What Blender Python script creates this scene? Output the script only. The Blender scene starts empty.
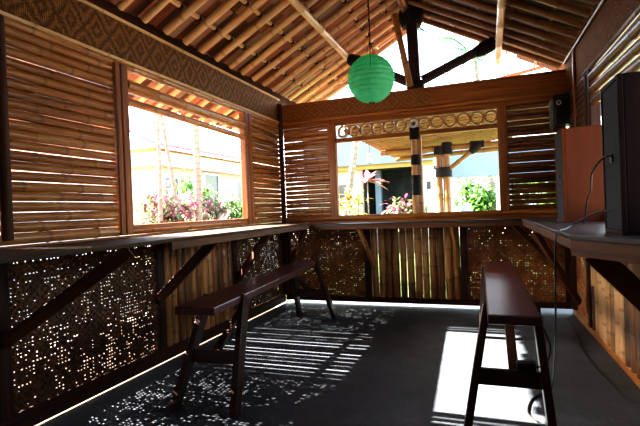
import bpy, bmesh, math, random
from mathutils import Vector, Matrix
rnd = random.Random(11)
C = bpy.context.scene.collection
PI = math.pi

# ------------------------------------------------------------------ materials
def lin(c):
    return tuple(((x/255)/12.92 if x/255 <= .04045 else ((x/255+.055)/1.055)**2.4) for x in c) + (1,)

class NT:
    def __init__(s, name):
        s.m = bpy.data.materials.new(name); s.m.use_nodes = True
        s.t = s.m.node_tree; s.t.nodes.clear()
        s.out = s.n('ShaderNodeOutputMaterial')
    def n(s, typ, **kw):
        x = s.t.nodes.new(typ)
        for k, v in kw.items(): setattr(x, k, v)
        return x
    def l(s, a, b): s.t.links.new(a, b)
    def math(s, op, a, b=None):
        x = s.n('ShaderNodeMath', operation=op)
        for i, v in enumerate((a, b)):
            if v is None: continue
            if isinstance(v, (int, float)): x.inputs[i].default_value = v
            else: s.l(v, x.inputs[i])
        return x.outputs[0]
    def ramp(s, fac, stops):
        r = s.n('ShaderNodeValToRGB'); e = r.color_ramp.elements
        while len(e) < len(stops): e.new(.5)
        for k, (p, c) in enumerate(stops):
            e[k].position = p; e[k].color = lin(c)
        s.l(fac, r.inputs[0]); return r.outputs[0]
    def mix(s, fac, a, b, mode='MIX'):
        x = s.n('ShaderNodeMix', data_type='RGBA', blend_type=mode)
        for sock, v in ((x.inputs[0], fac), (x.inputs[6], a), (x.inputs[7], b)):
            if isinstance(v, (int, float)): sock.default_value = v
            elif isinstance(v, tuple): sock.default_value = v
            else: s.l(v, sock)
        return x.outputs[2]
    def noise(s, vec, scale, detail=3, rough=.55):
        x = s.n('ShaderNodeTexNoise'); x.inputs['Scale'].default_value = scale
        x.inputs['Detail'].default_value = detail; x.inputs['Roughness'].default_value = rough
        if vec is not None: s.l(vec, x.inputs['Vector'])
        return x.outputs[0]
    def mapping(s, vec, scale):
        x = s.n('ShaderNodeMapping'); x.inputs['Scale'].default_value = scale
        s.l(vec, x.inputs['Vector']); return x.outputs[0]
    def bsdf(s, color, rough=.5, bump=None, bstr=.3, spec=.5, bdist=.004, **kw):
        b = s.n('ShaderNodeBsdfPrincipled')
        if isinstance(color, tuple): b.inputs['Base Color'].default_value = color
        else: s.l(color, b.inputs['Base Color'])
        if isinstance(rough, (int, float)): b.inputs['Roughness'].default_value = rough
        else: s.l(rough, b.inputs['Roughness'])
        b.inputs['Specular IOR Level'].default_value = spec
        if bump is not None:
            u = s.n('ShaderNodeBump'); u.inputs['Strength'].default_value = bstr
            u.inputs['Distance'].default_value = bdist
            s.l(bump, u.inputs['Height']); s.l(u.outputs[0], b.inputs['Normal'])
        s.b = b
        s.l(b.outputs[0], s.out.inputs[0]); return s.m

def bamboo_mat(name, stops, rough=.42, tint=.35, node=(70, 42, 20), spec=.5, streak=38, ring=.4):
    N = NT(name)
    uv = N.n('ShaderNodeUVMap'); g = N.n('ShaderNodeNewGeometry')
    add = N.n('ShaderNodeVectorMath', operation='ADD'); N.l(uv.outputs[0], add.inputs[0])
    sc = N.n('ShaderNodeVectorMath', operation='SCALE'); sc.inputs[0].default_value = (37, 53, 0)
    N.l(g.outputs['Random Per Island'], sc.inputs['Scale']); N.l(sc.outputs[0], add.inputs[1])
    n1 = N.noise(N.mapping(add.outputs[0], (2.2, streak, 1)), 1, 4)
    n2 = N.noise(N.mapping(add.outputs[0], (2.5, 6, 1)), 1.6, 3)
    f = N.math('ADD', N.math('MULTIPLY', n1, .55), N.math('MULTIPLY', n2, .45))
    f = N.math('ADD', f, N.math('MULTIPLY', N.math('SUBTRACT', g.outputs['Random Per Island'], .5), tint))
    col = N.ramp(f, stops)
    at = N.n('ShaderNodeAttribute', attribute_name='nd')
    col = N.mix(N.math('MULTIPLY', at.outputs['Fac'], ring), col, lin(node))
    return N.bsdf(col, rough, n1, .18, spec)

def wood_mat(name, stops, rough=.4, spec=.5, streak=30, tint=.25, bstr=.25, scale=1.5):
    N = NT(name)
    uv = N.n('ShaderNodeUVMap'); g = N.n('ShaderNodeNewGeometry')
    add = N.n('ShaderNodeVectorMath', operation='ADD'); N.l(uv.outputs[0], add.inputs[0])
    sc = N.n('ShaderNodeVectorMath', operation='SCALE'); sc.inputs[0].default_value = (17, 23, 0)
    N.l(g.outputs['Random Per Island'], sc.inputs['Scale']); N.l(sc.outputs[0], add.inputs[1])
    n1 = N.noise(N.mapping(add.outputs[0], (scale, streak, 1)), 1, 5, .6)
    f = N.math('ADD', n1, N.math('MULTIPLY', N.math('SUBTRACT', g.outputs['Random Per Island'], .5), tint))
    return N.bsdf(N.ramp(f, stops), rough, n1, bstr, spec, .003)

def weave_mat(name, stops, rough=.55, p=.022, trans=None, spec=.35):
    N = NT(name)
    uv = N.n('ShaderNodeUVMap')
    n1 = N.noise(N.mapping(uv.outputs[0], (7, 7, 1)), 1, 4)
    n2 = N.noise(N.mapping(uv.outputs[0], (120, 120, 1)), 1, 2)
    f = N.math('ADD', N.math('MULTIPLY', n1, .5), N.math('MULTIPLY', n2, .5))
    return N.bsdf(N.ramp(f, stops), rough, n2, .3, spec)

def band_mat(name, c_lo, c_mid, c_hi, period=.2, height=.26, rough=.5, spec=.5, bstr=.8, contrast=1.0):
    """woven bamboo frieze with a row of nested diamonds, u along, v across"""
    N = NT(name)
    uv = N.n('ShaderNodeUVMap'); sep = N.n('ShaderNodeSeparateXYZ'); N.l(uv.outputs[0], sep.inputs[0])
    u, v = sep.outputs[0], sep.outputs[1]
    wob = N.math('MULTIPLY', N.math('SUBTRACT', N.noise(N.mapping(uv.outputs[0], (11, 11, 1)), 1, 4), .5), .42)
    fu = N.math('ABSOLUTE', N.math('SUBTRACT', N.math('FRACT', N.math('DIVIDE', u, period)), .5))
    fv = N.math('ABSOLUTE', N.math('SUBTRACT', N.math('FRACT', N.math('DIVIDE', v, height)), .5))
    d = N.math('ADD', N.math('ADD', fu, fv), wob)
    rings = N.math('ABSOLUTE', N.math('SUBTRACT', N.math('FRACT', N.math('MULTIPLY', d, 3.0)), .5))
    # twill ribs change direction from ring to ring
    a = N.math('SINE', N.math('MULTIPLY', u, 460)); b = N.math('SINE', N.math('MULTIPLY', v, 460))
    sel = N.math('GREATER_THAN', rings, .25)
    rib = N.math('ADD', N.math('MULTIPLY', a, sel), N.math('MULTIPLY', b, N.math('SUBTRACT', 1.0, sel)))
    fine = N.noise(N.mapping(uv.outputs[0], (60, 60, 1)), 1, 3, .7)
    f = N.math('ADD', N.math('MULTIPLY', rings, .9*contrast), N.math('MULTIPLY', rib, .05))
    f = N.math('ADD', f, N.math('MULTIPLY', N.math('SUBTRACT', fine, .35), .75))
    col = N.ramp(f, [(.1, c_lo), (.45, c_mid), (.9, c_hi)])
    h = N.math('ADD', N.math('MULTIPLY', rings, 1.2), N.math('ADD', N.math('MULTIPLY', rib, .2), N.math('MULTIPLY', fine, .8)))
    return N.bsdf(col, rough, h, bstr, spec, .01)

def plain(name, c, rough=.5, spec=.5, var=.25, scale=12, metal=0):
    N = NT(name)
    tc = N.n('ShaderNodeTexCoord')
    n = N.noise(tc.outputs['Object'], scale, 4)
    lo = tuple(x*(1-var) for x in c); hi = tuple(min(255, x*(1+var)) for x in c)
    m = N.bsdf(N.ramp(n, [(.25, lo), (.75, hi)]), rough, n, .08, spec)
    N.b.inputs['Metallic'].default_value = metal
    return m

def leaf_mat(name, stops, trans=.35, scale=1):
    N = NT(name)
    g = N.n('ShaderNodeNewGeometry'); tc = N.n('ShaderNodeTexCoord')
    n = N.noise(tc.outputs['Object'], 5*scale, 2)
    f = N.math('ADD', N.math('MULTIPLY', g.outputs['Random Per Island'], .75), N.math('MULTIPLY', n, .25))
    col = N.ramp(f, stops)
    d = N.n('ShaderNodeBsdfPrincipled'); N.l(col, d.inputs['Base Color']); d.inputs['Roughness'].default_value = .45
    t = N.n('ShaderNodeBsdfTranslucent'); N.l(col, t.inputs[0])
    mx = N.n('ShaderNodeMixShader'); mx.inputs[0].default_value = trans
    N.l(d.outputs[0], mx.inputs[1]); N.l(t.outputs[0], mx.inputs[2]); N.l(mx.outputs[0], N.out.inputs[0])
    return N.m

M = {}
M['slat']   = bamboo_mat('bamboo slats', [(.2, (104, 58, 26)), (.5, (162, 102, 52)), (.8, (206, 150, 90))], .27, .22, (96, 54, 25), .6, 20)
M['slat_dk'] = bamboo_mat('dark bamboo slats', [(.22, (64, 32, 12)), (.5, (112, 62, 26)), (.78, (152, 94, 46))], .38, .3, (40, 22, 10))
M['pole'] = bamboo_mat('standing bamboo poles', [(.2, (92, 52, 22)), (.5, (152, 96, 44)), (.8, (196, 138, 74))], .4, .45, (66, 36, 15))
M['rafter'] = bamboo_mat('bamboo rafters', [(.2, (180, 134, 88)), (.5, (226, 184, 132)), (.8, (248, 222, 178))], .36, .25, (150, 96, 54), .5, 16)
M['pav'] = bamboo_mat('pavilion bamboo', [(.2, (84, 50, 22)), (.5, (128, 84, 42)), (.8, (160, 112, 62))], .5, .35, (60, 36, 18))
M['rafter_shade'] = bamboo_mat('shaded bamboo rafters', [(.2, (74, 42, 22)), (.5, (120, 76, 42)), (.8, (164, 114, 68))], .36, .3, (58, 32, 16))  # shade of the right roof slope put into the rafter colour
M['frame']  = wood_mat('varnished frame wood', [(.25, (92, 46, 17)), (.5, (144, 82, 34)), (.75, (182, 114, 54))], .42, .3)
M['frame_dk'] = wood_mat('dark frame wood', [(.25, (34, 17, 9)), (.5, (60, 31, 15)), (.75, (88, 50, 25))], .6, .22)
M['pale_wood'] = wood_mat('bare batten wood', [(.25, (120, 74, 34)), (.5, (166, 108, 52)), (.75, (196, 140, 78))], .45, .5)
M['counter'] = wood_mat('counter planks', [(.2, (56, 40, 30)), (.5, (84, 64, 50)), (.8, (112, 88, 70))], .75, .12, 22)
M['counter_dk'] = wood_mat('dark counter planks', [(.2, (38, 30, 30)), (.5, (60, 50, 48)), (.8, (84, 72, 68))], .36, .5, 22)
M['counter_front'] = wood_mat('counter edge board', [(.2, (62, 34, 16)), (.5, (98, 58, 28)), (.8, (132, 84, 44))], .55, .3, 22)
M['pole_grey'] = bamboo_mat('grey brown bamboo poles', [(.2, (66, 42, 24)), (.5, (116, 80, 46)), (.8, (168, 130, 88))], .55, .7, (48, 30, 16), .25)  # darker grey-brown, tone varies strongly from pole to pole
M['bench'] = wood_mat('bench seat wood', [(.2, (54, 24, 22)), (.5, (86, 40, 37)), (.8, (114, 60, 54))], .3, .9, 26)
M['bench_leg'] = wood_mat('bench leg wood', [(.2, (34, 18, 13)), (.5, (56, 30, 20)), (.8, (80, 46, 32))], .35, .5, 26)
M['lash'] = plain('black fibre lashing', (26, 21, 22), .8, .3, .5, 60)
M['brace'] = wood_mat('counter brace wood', [(.25, (50, 26, 12)), (.5, (84, 46, 21)), (.75, (116, 70, 34))], .55, .3)
M['post_dk'] = plain('black palm fibre wrap', (52, 36, 38), .6, .4, .5, 40)
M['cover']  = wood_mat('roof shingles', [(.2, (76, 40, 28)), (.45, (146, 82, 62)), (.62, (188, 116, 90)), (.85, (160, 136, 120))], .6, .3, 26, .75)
M['cover_shade'] = wood_mat('shaded roof shingles', [(.2, (34, 18, 12)), (.5, (66, 36, 24)), (.8, (96, 60, 42))], .6, .3, 26, .6)  # darker copy of the shingles, right slope's shade painted in
M['weave']  = weave_mat('woven bamboo mat', [(.3, (50, 28, 12)), (.5, (92, 56, 26)), (.7, (130, 86, 44))])
M['weave_warm'] = weave_mat('warm woven bamboo mat', [(.3, (84, 42, 15)), (.5, (140, 80, 33)), (.7, (180, 114, 54))])
M['band'] = band_mat('carved frieze', (88, 52, 22), (150, 100, 50), (226, 172, 106), .21, .27, .6, .2, 1.0, .7)
M['band_warm'] = band_mat('warm frieze', (112, 66, 26), (166, 106, 50), (212, 152, 84), .2, .19, .5, .35, .6, .5)
M['band_plain'] = band_mat('coarse woven band', (112, 68, 28), (166, 108, 50), (210, 152, 84), .6, .5, .75, .1, 1.0, .12)
M['ring']   = bamboo_mat('bamboo rings', [(.2, (118, 72, 32)), (.5, (166, 112, 58)), (.8, (206, 156, 98))], .4, .3)
M['cab_orange'] = wood_mat('raw speaker board', [(.2, (66, 26, 7)), (.5, (84, 36, 10)), (.8, (98, 45, 14))], .65, .12, 9, .1)
M['cab_shade'] = wood_mat('shaded speaker board', [(.2, (26, 13, 10)), (.5, (36, 18, 14)), (.8, (46, 25, 19))], .6, .12, 9, .1)  # the near speaker's shade is part of this board colour
M['cloth']  = plain('grille cloth', (46, 46, 54), .8, .3, .3, 90)
M['black']  = plain('black plastic', (14, 14, 15), .4, .5, .3, 30)
M['grey']   = plain('grey metal', (120, 124, 118), .45, .5, .2, 30)
M['white_pl'] = plain('pale plastic', (200, 198, 190), .4, .5, .08, 30)
M['cable']  = plain('black rubber', (10, 10, 11), .5, .4, .2, 30)
M['white_wall'] = plain('white render', (214, 212, 206), .8, .2, .03, 3)
M['cream_wall'] = plain('cream render', (196, 180, 146), .8, .2, .05, 3)
M['pink_wall'] = plain('pale pink render', (206, 164, 156), .8, .2, .04, 3)
M['yellow_beam'] = plain('yellow painted beam', (170, 136, 74), .7, .2, .05, 3)
M['soffit'] = plain('pale blue soffit', (112, 128, 144), .7, .2, .04, 3)
M['roof_tile'] = plain('weathered roof tiles', (120, 92, 104), .7, .3, .25, 9)
M['clay'] = plain('red clay tiles', (150, 74, 48), .7, .3, .3, 14)
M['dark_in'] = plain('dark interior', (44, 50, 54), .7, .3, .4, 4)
M['glass_dk'] = plain('dark window pane', (60, 64, 60), .2, .6, .2, 4)
M['teal'] = plain('teal cloth', (60, 120, 130), .7, .2, .2, 10)
M['blue_bin'] = plain('pale blue plastic', (150, 190, 220), .5, .4, .05, 10)
M['trunk']  = bamboo_mat('pale palm trunk', [(.2, (96, 84, 72)), (.5, (134, 122, 108)), (.8, (168, 158, 144))], .8, .2, (80, 70, 58), .2)
M['leaf_pink'] = leaf_mat('pink cordyline leaves', [(.1, (110, 18, 54)), (.45, (180, 56, 104)), (.7, (210, 140, 150)), (.95, (110, 130, 60))])
M['leaf_yel'] = leaf_mat('yellow croton leaves', [(.1, (80, 90, 22)), (.5, (170, 140, 44)), (.9, (200, 180, 100))])
M['leaf_mix'] = leaf_mat('mixed shrub leaves', [(.1, (40, 70, 32)), (.4, (96, 124, 70)), (.6, (170, 104, 120)), (.9, (130, 48, 76))])
M['leaf_grn'] = leaf_mat('green shrub leaves', [(.1, (24, 58, 20)), (.5, (66, 112, 42)), (.9, (120, 160, 80))])
M['frond'] = leaf_mat('palm leaflets', [(.1, (20, 50, 30)), (.5, (46, 84, 46)), (.9, (80, 120, 66))], .4)

def floor_mat():
    N = NT('worn dark concrete')
    tc = N.n('ShaderNodeTexCoord'); o = tc.outputs['Object']
    n1 = N.noise(o, 1.3, 5, .6); n2 = N.noise(o, 45, 4, .7); n3 = N.noise(o, 7, 4)
    f = N.math('ADD', N.math('MULTIPLY', n1, .5), N.math('ADD', N.math('MULTIPLY', n2, .3), N.math('MULTIPLY', n3, .2)))
    col = N.ramp(f, [(.3, (36, 39, 44)), (.5, (61, 66, 73)), (.7, (90, 96, 106))])
    return N.bsdf(col, .62, n2, .5, .35, .004)
M['floor'] = floor_mat()
def ground_mat():
    N = NT('bright sandy ground')
    tc = N.n('ShaderNodeTexCoord')
    n = N.noise(tc.outputs['Object'], 3, 5)
    return N.bsdf(N.ramp(n, [(.3, (138, 130, 116)), (.7, (164, 157, 144))]), .9, n, .2, .2)
M['ground'] = ground_mat()
M['dark_strip'] = plain('added dark strip', (62, 50, 40), .9, .2, .3, 6)
M['added_dark_slab'] = plain('added dark green slab', (66, 82, 44), .9, .2, .3, 6)
def paper_mat():
    N = NT('green lantern paper')
    tc = N.n('ShaderNodeTexCoord'); n = N.noise(tc.outputs['Object'], 20, 4)
    col = N.ramp(n, [(.3, (112, 226, 170)), (.7, (150, 242, 202))])
    d = N.n('ShaderNodeBsdfPrincipled'); N.l(col, d.inputs['Base Color']); d.inputs['Roughness'].default_value = .6
    t = N.n('ShaderNodeBsdfTranslucent'); N.l(col, t.inputs[0])
    mx = N.n('ShaderNodeMixShader'); mx.inputs[0].default_value = .65
    N.l(d.outputs[0], mx.inputs[1]); N.l(t.outputs[0], mx.inputs[2]); N.l(mx.outputs[0], N.out.inputs[0])
    return N.m
M['paper'] = paper_mat()

# ------------------------------------------------------------------ mesh builder
def perp(d):
    d = d.normalized()
    a = Vector((0, 0, 1)) if abs(d.z) < .9 else Vector((0, 1, 0))
    x = d.cross(a).normalized(); return x, d.cross(x).normalized()

class MB:
    def __init__(s): s.v = []; s.f = []; s.uv = []; s.nd = []
    def add(s, verts, faces, uvs, nd=None):
        o = len(s.v); s.v += [tuple(p) for p in verts]
        s.nd += nd if nd else [0.0]*len(verts)
        s.f += [tuple(i+o for i in f) for f in faces]; s.uv += uvs
        return s
    def bar(s, p0, p1, w, t, up=(0, 0, 1), taper=1.0):
        """plank from p0 to p1: w measured across, t along the direction nearest to up"""
        p0, p1 = Vector(p0), Vector(p1); d = (p1-p0); L = d.length; d.normalize()
        up = Vector(up); side = d.cross(up)
        if side.length < 1e-4: side = d.cross(Vector((0, 1, 0)))
        side.normalize(); up = side.cross(d).normalized()
        V = []
        for p, k in ((p0, 1), (p1, taper)):
            for a, b in ((-1, -1), (1, -1), (1, 1), (-1, 1)):
                V.append(p + side*(a*w/2*k) + up*(b*t/2*k))
        F = [(0, 3, 2, 1), (4, 5, 6, 7)] + [(i, (i+1) % 4, 4+(i+1) % 4, 4+i) for i in range(4)]
        UV = [[(0, 0), (0, t), (w, t), (w, 0)], [(0, 0), (w, 0), (w, t), (0, t)]]
        off = 0
        for i in range(4):
            q = w if i % 2 == 0 else t
            UV.append([(0, off), (0, off+q), (L, off+q), (L, off)]); off += q
        return s.add(V, F, UV)
    def box(s, x0, x1, y0, y1, z0, z1):
        dx, dy, dz = x1-x0, y1-y0, z1-z0
        cx, cy, cz = (x0+x1)/2, (y0+y1)/2, (z0+z1)/2
        if dx >= dy and dx >= dz: return s.bar((x0, cy, cz), (x1, cy, cz), dy, dz)
        if dy >= dz: return s.bar((cx, y0, cz), (cx, y1, cz), dx, dz)
        return s.bar((cx, cy, z0), (cx, cy, z1), dx, dy, (0, 1, 0))
    def prism(s, pts, z0, z1):
        n = len(pts)
        V = [(x, y, z0) for x, y in pts] + [(x, y, z1) for x, y in pts]
        F = [tuple(range(n))[::-1], tuple(range(n, 2*n))] + [(i, (i+1) % n, n+(i+1) % n, n+i) for i in range(n)]
        UV = [[(pts[i][1], pts[i][0]) for i in F[0]], [(pts[i-n][1], pts[i-n][0]) for i in F[1]]]
        for i in range(n):
            a, b = Vector(pts[i]), Vector(pts[(i+1) % n]); L = (b-a).length
            UV.append([(0, 0), (L, 0), (L, z1-z0), (0, z1-z0)])
        return s.add(V, F, UV)
    def tube(s, p0, p1, r0, r1=None, seg=10, gap=.3, bulge=.1, bend=0.0, cap=True, hollow=False, nd_on=True):
        p0, p1 = Vector(p0), Vector(p1); r1 = r0 if r1 is None else r1
        d = p1-p0; L = d.length; x, y = perp(d)
        ts = [(0, 1, 0), (1, 1, 0)]
        if gap:
            q = rnd.uniform(.05, gap)
            while q < L-.03:
                for k, (b, n) in zip((-.018, -.006, .006, .018), ((1, 0), (1+bulge, 1), (1+bulge*.8, 1), (1, 0))):
                    ts.append(((q+k)/L, b, n if nd_on else 0))
                q += gap*rnd.uniform(.8, 1.2)
        for k in range(1, 5): ts.append((k/5, 1, 0))
        ts = sorted(t for t in ts if 0 <= t[0] <= 1)
        bd = x*rnd.uniform(-bend, bend) + y*rnd.uniform(-bend, bend)
        V, ND = [], []
        for t, b, n in ts:
            c = p0 + d*t + bd*(4*t*(1-t)); r = (r0+(r1-r0)*t)*b
            for k in range(seg):
                a = 2*PI*k/seg; V.append(c + x*(r*math.cos(a)) + y*(r*math.sin(a))); ND.append(float(n))
        F, UV = [], []
        for i in range(len(ts)-1):
            for k in range(seg):
                k2 = (k+1) % seg
                F.append((i*seg+k, i*seg+k2, (i+1)*seg+k2, (i+1)*seg+k))
                c0, c1 = 2*PI*r0*k/seg, 2*PI*r0*(k+1)/seg
                u0, u1 = ts[i][0]*L, ts[i+1][0]*L
                UV.append([(u0, c0), (u0, c1), (u1, c1), (u1, c0)])
        if cap:
            for base, rev in ((0, True), ((len(ts)-1)*seg, False)):
                f = tuple(base+k for k in range(seg)); f = f[::-1] if rev else f
                F.append(f); UV.append([(0, 0)]*seg)
        return s.add(V, F, UV, ND)
    def lathe(s, c, prof, seg=24, axis=None, nd=None):
        """prof: list of (radius, height along axis)"""
        c = Vector(c); ax = Vector(axis or (0, 0, 1)).normalized(); x, y = perp(ax)
        V = []
        for r, h in prof:
            for k in range(seg):
                a = 2*PI*k/seg; V.append(c + ax*h + x*(r*math.cos(a)) + y*(r*math.sin(a)))
        F, UV = [], []
        for i in range(len(prof)-1):
            for k in range(seg):
                k2 = (k+1) % seg
                F.append((i*seg+k, i*seg+k2, (i+1)*seg+k2, (i+1)*seg+k))
                UV.append([(prof[i][1], k/seg), (prof[i][1], (k+1)/seg), (prof[i+1][1], (k+1)/seg), (prof[i+1][1], k/seg)])
        return s.add(V, F, UV)
    def path(s, pts, r, seg=6):
        """smooth cable through the points"""
        P = [Vector(p) for p in pts]; Q = []
        for i in range(len(P)-1):
            a, b, c, d = P[max(i-1, 0)], P[i], P[i+1], P[min(i+2, len(P)-1)]
            for k in range(8):
                t = k/8
                Q.append(.5*((2*b)+(c-a)*t+(2*a-5*b+4*c-d)*t*t+(3*b-a-3*c+d)*t**3))
        Q.append(P[-1])
        V = []; x = None
        for i, q in enumerate(Q):
            d = (Q[min(i+1, len(Q)-1)]-Q[max(i-1, 0)]).normalized()
            if x is None: x, y = perp(d)
            else:
                x = (x - d*x.dot(d)).normalized(); y = d.cross(x)
            for k in range(seg):
                a = 2*PI*k/seg; V.append(q + x*(r*math.cos(a)) + y*(r*math.sin(a)))
        F, UV = [], []
        for i in range(len(Q)-1):
            for k in range(seg):
                k2 = (k+1) % seg
                F.append((i*seg+k, i*seg+k2, (i+1)*seg+k2, (i+1)*seg+k)); UV.append([(0, 0)]*4)
        return s.add(V, F, UV)
    def build(s, name, mat, parent=None, smooth=True, bevel=0, loc=None):
        me = bpy.data.meshes.new(name); me.from_pydata(s.v, [], s.f)
        ul = me.uv_layers.new(name='UVMap'); k = 0
        for u in s.uv:
            for c in u: ul.data[k].uv = c; k += 1
        at = me.attributes.new('nd', 'FLOAT', 'POINT'); at.data.foreach_set('value', s.nd)
        me.materials.append(mat)
        if smooth:
            me.polygons.foreach_set('use_smooth', [True]*len(me.polygons))
            me.update()
            try: me.set_sharp_from_angle(angle=math.radians(40))
            except Exception: pass
        o = bpy.data.objects.new(name, me); C.objects.link(o)
        if parent: o.parent = parent
        if loc: o.location = loc
        if bevel:
            b = o.modifiers.new('bevel', 'BEVEL'); b.width = bevel; b.segments = 2; b.limit_method = 'ANGLE'
        return o

def empty(name, loc=(0, 0, 0), rz=0):
    o = bpy.data.objects.new(name, None); C.objects.link(o)
    o.empty_display_size = .1; o.location = loc; o.rotation_euler = (0, 0, rz); return o
def tag(o, label, cat, group=None, kind=None):
    o['label'] = label; o['category'] = cat
    if group: o['group'] = group
    if kind: o['kind'] = kind
    return o
def struct(name, loc=(0, 0, 0), rz=0):
    o = empty(name, loc, rz); o['kind'] = 'structure'; return o
def thing(name, label, cat, loc=(0, 0, 0), rz=0, group=None):
    return tag(empty(name, loc, rz), label, cat, group)

# woven sheet with real holes. local frame: origin o, unit u (width), unit v (height), normal n
def woven(o, u, v, w, h, pitch, gap, p_open, seed, amp=.004):
    R = random.Random(seed)
    o, u, v = Vector(o), Vector(u), Vector(v); n = u.cross(v)
    def lines(L):
        k = int(L/pitch); out = [0.0]
        for i in range(k):
            g = gap*R.uniform(.5, 1.5); c = (i+1)*L/(k+1) + R.uniform(-.1, .1)*pitch
            out += [c-g/2, c+g/2]
        return out+[L]
    A, B = lines(w), lines(h)
    mb = MB(); V = []
    for j, b in enumerate(B):
        for i, a in enumerate(A):
            s = 1 if ((i//2) + (j//2)) % 2 else -1
            V.append(o + u*(a+R.uniform(-.0012, .0012)) + v*(b+R.uniform(-.0012, .0012)) + n*(amp*s*(.6+.4*R.random())))
    F, UV = [], []; W = len(A)
    # openness drifts over the sheet as in old handwork
    ph = [R.uniform(0, 6.28) for _ in range(4)]
    for j in range(len(B)-1):
        for i in range(W-1):
            if i % 2 and j % 2:
                q = p_open + .22*math.sin(A[i]*9+ph[0])*math.sin(B[j]*11+ph[1]) + .12*math.sin(A[i]*31+ph[2])
                if R.random() < q: continue
            F.append((j*W+i, j*W+i+1, (j+1)*W+i+1, (j+1)*W+i))
            UV.append([(A[i], B[j]), (A[i+1], B[j]), (A[i+1], B[j+1]), (A[i], B[j+1])])
    return mb.add(V, F, UV)

def slats(axis, a0, a1, c, z0, z1, pitch=.06, r=.029, solid=.88, seed=1):
    """stack of horizontal bamboo culms. axis 'y': runs along y at x=c ; 'x': runs along x at y=c"""
    mb = MB(); n = int(round((z1-z0)/pitch)); R = random.Random(seed)
    for i in range(n):
        z = z0 + (i+.5)*(z1-z0)/n + R.uniform(-.002, .002)
        rr = (z1-z0)/n/2*(R.uniform(1.0, 1.04) if R.random() < solid else R.uniform(.945, .985)); t = R.uniform(-.0016, .0016)
        if axis == 'y': p, q = (c, a0, z-t), (c, a1, z+t)
        else: p, q = (a0, c, z-t), (a1, c, z+t)
        if R.random() < .5: p, q = q, p
        mb.tube(p, q, rr, rr*R.uniform(.93, 1.0), 10, .4, .05, .002)
    return mb

def stakes(axis, a0, a1, c, z0, z1, pitch=.085, r=.04, gap=.004, seed=1, solid=.3):
    mb = MB(); n = max(1, int(round((a1-a0)/pitch))); R = random.Random(seed); p = (a1-a0)/n
    for i in range(n):
        a = a0+(i+.5)*p + R.uniform(-.003, .003); rr = p/2*1.01 if R.random() < solid else (p/2-gap/2)*R.uniform(.94, 1.0)
        if axis == 'y': P, Q = (c, a, z0), (c, a+R.uniform(-.004, .004), z1)
        else: P, Q = (a, c, z0), (a+R.uniform(-.004, .004), c, z1)
        mb.tube(P, Q, rr, rr*.97, 10, .3, .07, .002)
    return mb

def quad(o, u, v, w, h):
    o, u, v = Vector(o), Vector(u), Vector(v)
    return MB().add([o, o+u*w, o+u*w+v*h, o+v*h], [(0, 1, 2, 3)], [[(0, 0), (w, 0), (w, h), (0, h)]])

# ------------------------------------------------------------------ dimensions
YF = -6.0            # rear end of the hut, behind the camera
W0 = 3.348           # right wall at the back corner
TH = .0175           # the right wall splays slightly
CT, CB = 1.035, .965 # counter top / underside
def zroof(x):        # centre height of the rafters
    return 2.665 + .53*(x if x < 1.70 else 3.40-x)

# ------------------------------------------------------------------ floor and ground
fl = MB().box(-.02, 3.62, YF, .22, -.08, 0).build('floor', M['floor'], smooth=False); fl['kind'] = 'structure'
sl = MB().box(-1.7, -.04, -8, .1, -.095, -.082).build('added_dark_strip', M['dark_strip'], smooth=False); sl['kind'] = 'structure'  # dark strip added to dim ground glare through the left wall holes
lw = MB().box(-1.5, 9, .5, 14, -.092, -.078).build('added_dark_slab', M['added_dark_slab'], smooth=False); lw['kind'] = 'structure'  # dark slab added to cut sunlight bouncing up behind the back wall
gr = MB().box(-16, 14, -14, 26, -.2, -.09).build('ground', M['ground'], smooth=False); gr['kind'] = 'structure'

# ------------------------------------------------------------------ left wall
WL = struct('wall_left')
MB().box(-.06, .0, YF, 0, .016, .13).build('bottom_rail', M['frame_dk'], WL, bevel=.006)
for y in (-4.93, -3.69, -2.415, -1.27, -.05):
    MB().box(-.05, .02, y-.04, y+.04, .13, 1.06).build('post', M['frame_dk'], WL, bevel=.005)
for y0, y1, sd in ((-3.645, -2.455, 3), (-1.225, -.09, 4), (-6.0, -4.97, 5)):
    woven((-.012, y0, .13), (0, 1, 0), (0, 0, 1), y1-y0, .91, .0235, .0058, .3, sd).build('woven_panel', M['weave'], WL, smooth=False)
stakes('y', -2.375, -1.31, -.02, .13, 1.03, .088, .04, .009, 7, .5).build('pole_panel', M['pole'], WL)
stakes('y', -4.89, -3.73, -.02, .13, 1.03, .088, .04, .004, 8).build('pole_panel', M['pole'], WL)
MB().box(-.07, -.06, -6, 0, .905, .945).build('batten', M['frame_dk'], WL)
# upper
MB().tube((-.015, YF, 1.105), (-.015, -.02, 1.105), .034, None, 12, .45, .06).build('sill_pole', M['slat'], WL)
MB().tube((-.01, YF, 1.05), (-.01, -.02, 1.05), .02, None, 10, .4, .08).build('sill_pole', M['slat'], WL)
for y0, y1, sd in ((-3.61, -2.84, 11), (-.80, -.05, 12), (-4.9, -3.68, 13), (-6.0, -4.96, 14)):
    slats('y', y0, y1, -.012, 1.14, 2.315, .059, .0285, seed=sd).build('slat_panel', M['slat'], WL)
for y in (-3.645, -4.93):
    MB().tube((.012, y, 1.1), (.012, y, 2.34), .032, None, 12, .4).build('post', M['frame_dk'], WL)
MB().tube((-.005, YF, 2.335), (-.005, -.0, 2.335), .026, None, 10, .4).build('head_rail', M['slat'], WL)
quad((.004, YF, 2.37), (0, 1, 0), (0, 0, 1), 6.0, .29).build('woven_frieze', M['band'], WL, smooth=False)
MB().box(-.05, -.001, YF, 0, 2.36, 2.66).build('wall_plate', M['frame_dk'], WL)
MB().box(-.03, .0, YF, .6, 2.655, 2.80).build('gap_shade_strip', M['frame_dk'], WL)  # dark strip added to block eave light and keep the gap shaded
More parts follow.
